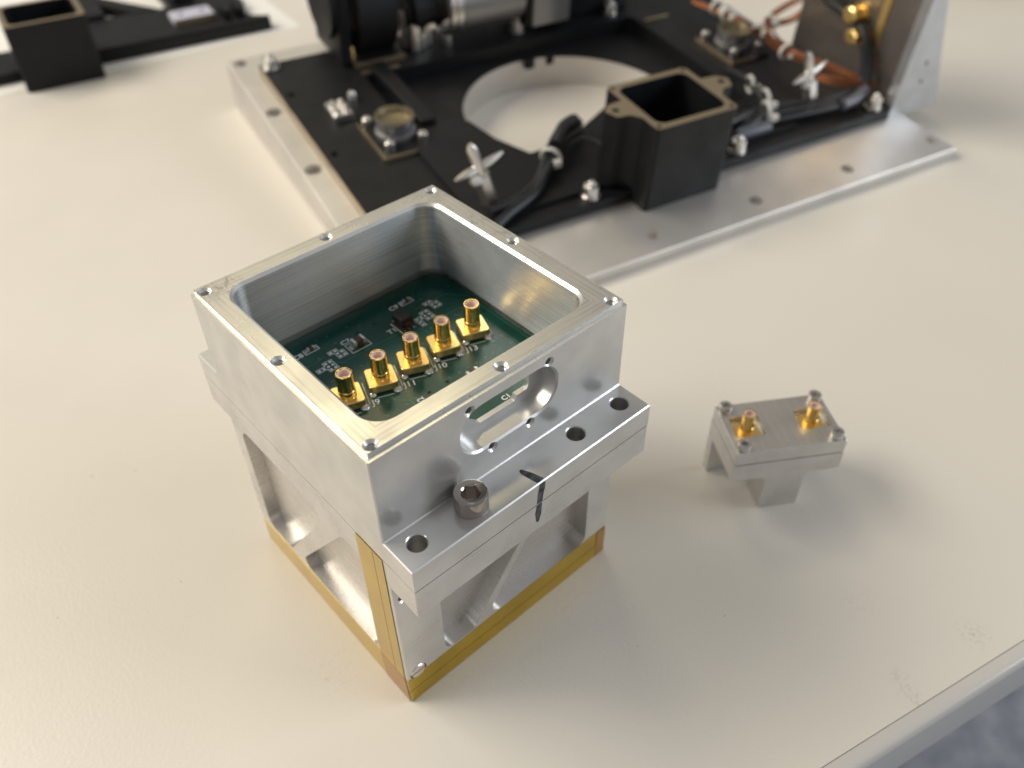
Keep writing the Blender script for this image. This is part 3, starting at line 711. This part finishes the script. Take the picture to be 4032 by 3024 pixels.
# motor train at the back
mt = None
n_before = set(COL.objects)
b = NB(); lathe(b, [(0, 0), (15.5, 0), (16.2, .8), (16.2, 37), (15.6, 37.8), (0, 37.8)], (-181, 200, 25), (1, 0, 0), seg=48)
mt = part('motor', b, MOTOR, ins, (0, 0, 0), 30)
b = NB(); lathe(b, [(0, 0), (15.6, 0), (17.0, .8), (17.0, 3), (15.9, 3.8), (17, 4.6), (17, 7), (0, 7)], (-188.5, 200, 25), (1, 0, 0), seg=48); part('end_ring', b, STEEL_W, mt, (0, 0, 0), 30)
for a in (3.6, 4.4, 5.2):
    b = NB(); lathe(b, [(0, 0), (1.6, 0), (1.6, 2), (0, 2.3)], (-190.8, 200+13*math.cos(a), 25+13*math.sin(a)), (1, 0, 0), seg=12); part('ring_screw', b, STEEL_W, mt, (0, 0, 0))
b = NB(); cbox(b, -139.5, -116, 183, 218, 9, 40, .8); part('gear_case', b, MOTOR, mt, (0, 0, 0))
b = NB(); cbox(b, -143, -139.7, 184, 216, 9, 46, .5); part('case_flange', b, ANOD, mt, (0, 0, 0))
b = NB(); cbox(b, -115, -70, 192, 224, 5.1, 40, .8); part('encoder_case', b, ANOD, mt, (0, 0, 0))
b = NB(); lathe(b, [(0, 0), (8, 0), (8, 3), (11, 3.5), (11, 10), (9.4, 11), (9.4, 17), (11, 18), (11, 20), (0, 20)], (-209, 200, 25), (1, 0, 0), seg=32); part('shaft_coupling', b, ANOD, mt, (0, 0, 0), 30)
b = NB(); lathe(b, [(0, 0), (20.5, 0), (21.5, 1), (21.5, 20), (20.5, 21), (0, 21)], (-236.5, 209, 27), (1, 0, 0), seg=48); dr = part('drum', b, ANOD, ins, (0, 0, 0), 30)
b = NB(); cbox(b, -240.5, -214, 188.5, 226, 5.05, 8, .4); part('drum_foot', b, ANOD, dr, (0, 0, 0))
b = NB(); box(b, -240.8, -213.8, 187.9, 188.45, 5.2, 8); box(b, -241.0, -240.55, 188, 226, 5.2, 8); part('foot_edge', b, ANOD_EDGE, dr, (0, 0, 0))
b = NB(); cbox(b, -247, -240.9, 192, 230, 5.05, 62, 1.); part('end_bracket', b, ANOD, ins, (0, 0, 0))
b = NB(); lathe(b, [(0, 0), (19, 0), (19, 3), (0, 3)], (-250.3, 210, 34), (1, 0, 0), seg=40); part('end_disc', b, ANOD, ins, (0, 0, 0))
for x, y, z, sx, sy, sz in ((-206, 193, 14, 5, 4, 12), (-201, 195, 10, 4, 4, 9), (-197, 198, 18, 5, 4, 14), (-207, 199, 20, 8, 4, 10)):
    b = NB(); cbox(b, x-sx/2, x+sx/2, y-sy/2, y+sy/2, 5.1, z+sz/2, .6); part('clamp_block', b, STEEL_W, ins, (0, 0, 0))
for x, y in ((-186, 195), (-241, 196)):
    b = NB(); lathe(b, [(0, 5), (2.4, 5), (2.4, 13), (1.8, 14), (0, 14.2)], (x, y, 0), seg=14); part('clamp_screw', b, STEEL_W if x > -200 else GOLD_S, ins, (0, 0, 0))
for o in set(COL.objects)-n_before:
    if o.parent is ins: o.location.x += 6*MM
# upright bracket with triangular gusset
b = NB()
prism(b, 'y', [(-10.3, .06), (-4, .06), (-4, 78), (-10.3, 78)], 40.6, 110)
wall = part('upright_wall', b, alu('dark_reflection_wall', (.30, .27, .25), .24, .34, (200, 40, 40), .06, .03, 60, .8), ins, (0, 0, 0))  # dark brown base stands in for reflections of black parts and copper
b = NB(); prism(b, 'y', rpoly([(-10.4, .05), (23.8, .05), (23.2, 2.2), (-1.5, 62), (-4.2, 78), (-10.4, 78)], 0), 35.2, 40.5)
gu = part('gusset', b, alu('gusset_aluminium', (.55, .56, .58), .3, .36, cs=.08), wall, (0, 0, 0))
for x, z in ((4.1, 17.2), (3.0, 27)):
    b = NB(); lathe(b, [(0, 0), (.9, 0), (.9, .1), (0, .1)], (x, 35.12, z), (0, -1, 0), seg=14); part('gusset_hole', b, BLACK_HOLE, gu if False else wall, (0, 0, 0))
b = NB(); prism(b, 'z', [(0.3, 40.8), (26, 40.8), (26, 108), (0.3, 108)], zbot(75)+9, -.4); part('outrigger', b, ALU_PL, wall, (0, 0, 0))
for y, z in ((71, 40), (66, 31), (84, 52)):
    b = NB(); lathe(b, [(0, 0), (5.2, 0), (5.2, 2), (3.4, 2.2), (3.4, 5), (4.2, 5.4), (4.2, 9), (3, 9.8), (0, 9.8)], (-10.4, y, z), (-1, 0, 0), seg=6 if y != 71 else 20); part('gold_connector', b, GOLD_S, wall, (0, 0, 0))
b = NB(); box(b, -11.4, -10.5, 56, 60, 24, 60); part('gold_strip', b, GOLD_S, wall, (0, 0, 0))
# cables
def cable(name, pts, r, m, parent=ins, seg=8): b = NB(); tube(b, pts, r, seg); return part(name, b, m, parent, (0, 0, 0), 60)
cable('black_cable', [(-236, 36.5, 8), (-226, 42, 8), (-210, 49, 9), (-195, 61, 12), (-182, 72, 13), (-168, 80, 11)], 2.2, RUBBER)
cable('black_cable', [(-233, 47, 7.5), (-222, 48, 8), (-207, 54, 9), (-194, 66, 13), (-180, 78, 15), (-166, 84, 12)], 2.2, RUBBER)
cable('black_sleeve', [(-189, 68, 15), (-180, 76.5, 16.5), (-170, 82.5, 15)], 3.2, RUBBER)
cable('thin_wire', [(-187, 66, 12), (-175, 68, 15), (-169, 58, 14), (-171, 42, 7)], .8, RUBBER)
def tie(c, ax, R, r=.7):
    b = NB(); ring(b, c, ax, R, r); c = Vector(c); box(b, c.x-1.6, c.x+1.6, c.y-R-2.2, c.y-R+.4, c.z-1.2, c.z+1.6); return part('cable_tie', b, NYLON, ins, (0, 0, 0), 60)
tie((-193.5, 64, 12.5), (.75, .65, .1), 4.6)
for k in range(3):
    cable('black_cable', [(-122+k, 66-k*3, 12), (-104, 62-k*4, 9+k), (-84, 52+k*3, 8+k), (-64, 48+k*4, 8.5+k), (-42, 45.5+k*2.6, 9+k), (-22, 47+k*2, 9+k*2), (-15.5-k, 52+k, 20), (-13.5-k, 62, 34), (-14-k*.5, 78, 38), (-14, 95, 40), (-14, 108, 52+k*3)], 1.9, RUBBER)
cable('shrink_sleeve', [(-101, 47, 8), (-92, 46.6, 8.2), (-82, 46.6, 8.2)], 3.0, mat('sleeve_grey', (.10, .11, .14), .3))
cable('shrink_sleeve', [(-37, 44, 10), (-28, 45, 10.6), (-19, 47.5, 12)], 2.8, mat('sleeve_grey2', (.13, .14, .17), .3))
for c, R in (((-78, 54, 11), 5), ((-72, 62, 12), 5), ((-70, 76, 13), 4)): tie(c, (.9, -.3, .1), R)
def bundle(paths, n, r, m, spread):
    for k in range(n):
        o = Vector((random.uniform(-1, 1), random.uniform(-1, 1), random.uniform(-.6, .8)))*spread
        cable('copper_wire', [Vector(p)+o*(1 if 0 < i < len(paths)-1 else .8) for i, p in enumerate(paths)], r, m, seg=6)
cable('black_cable', [(-64, 100, 8), (-69, 78, 13), (-74, 62, 12), (-84, 52, 10), (-98, 50, 8)], 2.0, RUBBER)
bundle([(-38, 165, 14), (-33, 148, 14), (-30, 136, 14), (-31, 122, 14), (-26, 118, 13)], 8, .5, COPW, 1.8)
bundle([(-22, 121, 15), (-30, 108, 15), (-33, 94, 15), (-31, 83, 15), (-25, 68, 15), (-20, 54, 14), (-14, 49, 13)], 10, .5, COPW, 2.6)
bundle([(-22, 122, 15), (-10, 118, 16), (-3, 114, 22), (-2, 112, 30)], 7, .5, COPW, 1.8)
bundle([(-18, 124, 15), (-8, 128, 16), (10, 133, 17), (24, 134, 18)], 7, .5, COPW, 1.8)
bundle([(-34, 66, 13), (-30, 57, 14), (-22, 50, 14), (-14, 48, 13)], 6, .5, COPW, 1.9)
bundle([(-16, 100, 52), (-18, 94, 44), (-16, 84, 46), (-14, 76, 60)], 5, .5, COPW, 1.5)
for c, ax, R in (((-31.5, 142, 14), (.2, .97, 0), 3.6), ((-30, 146, 14), (.2, .97, 0), 3.6), ((-33, 150, 15), (.2, .97, 0), 3.6), ((-28, 119, 14), (.6, .7, 0), 3.6), ((-17, 123, 15), (.9, .3, 0), 3.4), ((-33, 92, 15), (.1, .97, 0), 3.8)): tie(c, ax, R)

# ------------------------------------------------------------------ second black frame lying on a sheet of paper
ph = math.radians(-11.5)
fr = thing('spare_frame', 'spare black anodised frame with square box lying on white paper', 'frame', (58.5, 437.5, .4), (0, 0, ph))
# local frame: x along the front edge; reuse the square box shape by shifting it so its near left corner is at the origin
class Sh: pass
hold = link('box_section', bpy.data.meshes.new('box_section'), fr)
def shifted_box():
    b = NB(); prism(b, 'z', rpoly([(0, 0), (43, 0), (43, 38), (0, 38)], 2.2, 4), 0, 36)
    k = NB(); prism(k, 'z', rpoly([(3.1, 3.1), (39.9, 3.1), (39.9, 35), (3.1, 35)], 4.5, 5), 4, 60)
    b = boolean(b, [k]); bmesh.ops.recalc_face_normals(b, faces=b.faces)
    for f in b.faces:
        if f.normal.z > .9 and f.calc_center_median().z > 35: f.material_index = 1
    return b
bpy.data.objects.remove(hold)
part('square_box', shifted_box(), [ANOD, ANOD_EDGE], fr, (0, 0, 0), 30, wn=True)
b = NB(); prism(b, 'z', rpoly([(-160, 9), (-.05, 9), (-.05, 45), (-160, 45)], 1, 2), 0, 6); part('frame_plate', b, ANOD, fr, (0, 0, 0))
b = NB(); prism(b, 'z', rpoly([(43.05, 10), (151, 10), (151, 20), (143, 25), (139, 42), (146, 52), (144, 190), (100, 190), (101, 69), (43.05, 69)], 1.5, 2), 0, 6); part('frame_plate', b, ANOD, fr, (0, 0, 0))
b = NB(); prism(b, 'z', rpoly([(43.1, 10.5), (150.5, 10.5), (150.5, 13.5), (43.1, 13.5)], .4, 2), 6.02, 8.5); part('front_lip', b, ANOD, fr, (0, 0, 0))
b = NB(); prism(b, 'z', rpoly([(45, 69.1), (60, 69.1), (60, 190), (45, 190)], 1, 2), 0, 9); part('rib', b, ANOD, fr, (0, 0, 0))
b = NB(); prism(b, 'z', [(79, 69.1), (93, 69.1), (60.1, 118), (60.1, 98)], 0, 6.5); part('strut', b, ANOD, fr, (0, 0, 0))
b = NB(); prism(b, 'z', rpoly([(104, 69.5), (118, 69.5), (116, 190), (104, 190)], 1, 2), 6.02, 12); part('rib', b, ANOD, fr, (0, 0, 0))
b = NB(); cbox(b, 95, 121, 29, 46, 6.05, 10.5, .5)
pd = part('mounting_pad', b, LILAC, fr, (0, 0, 0))
for x in (101.5, 115):
    b = NB(); lathe(b, [(0, 10.5), (1.6, 10.5), (1.6, 10.62), (0, 10.62)], (x, 38, 0), seg=16); part('pad_hole', b, BLACK_HOLE, pd, (0, 0, 0))
b = NB(); box(b, 95, 121, 28.4, 28.95, 6.1, 10.2); part('pad_edge', b, ANOD_EDGE, pd, (0, 0, 0))
for x0 in (127.5, 136):
    b = NB(); cbox(b, x0-2, x0+2, 22, 40, 6.05, 13, .4); part('stop_block', b, ANOD, fr, (0, 0, 0))
b = NB(); cbox(b, 0, 0+215, 0, 300, .05, .35, .02)
pp = part('paper_sheet', b, PAPER, None, (0, 0, 0)); pp.location = Vector((13.4, 450.2, 0))*MM; pp.rotation_euler = (0, 0, math.radians(-8.5))
for o in fr.children:
    if not o.name.startswith('square_box'): o.location.y += 10*MM
tag(pp, 'white paper sheet under the spare black frame', 'paper')
# tan wooden strip lying at the far side
b = NB(); cbox(b, -90, 170, 0, 24, .05, 9, .5)
ws = part('wooden_strip', b, WOOD, None, (0, 0, 0)); ws.location = Vector((512, 228, 0))*MM; ws.rotation_euler = (0, 0, math.radians(-45))
tag(ws, 'tan wooden strip lying on the table beyond the instrument', 'wood strip')
for o in list(COL.objects):
    if '_org' in o: del o['_org']
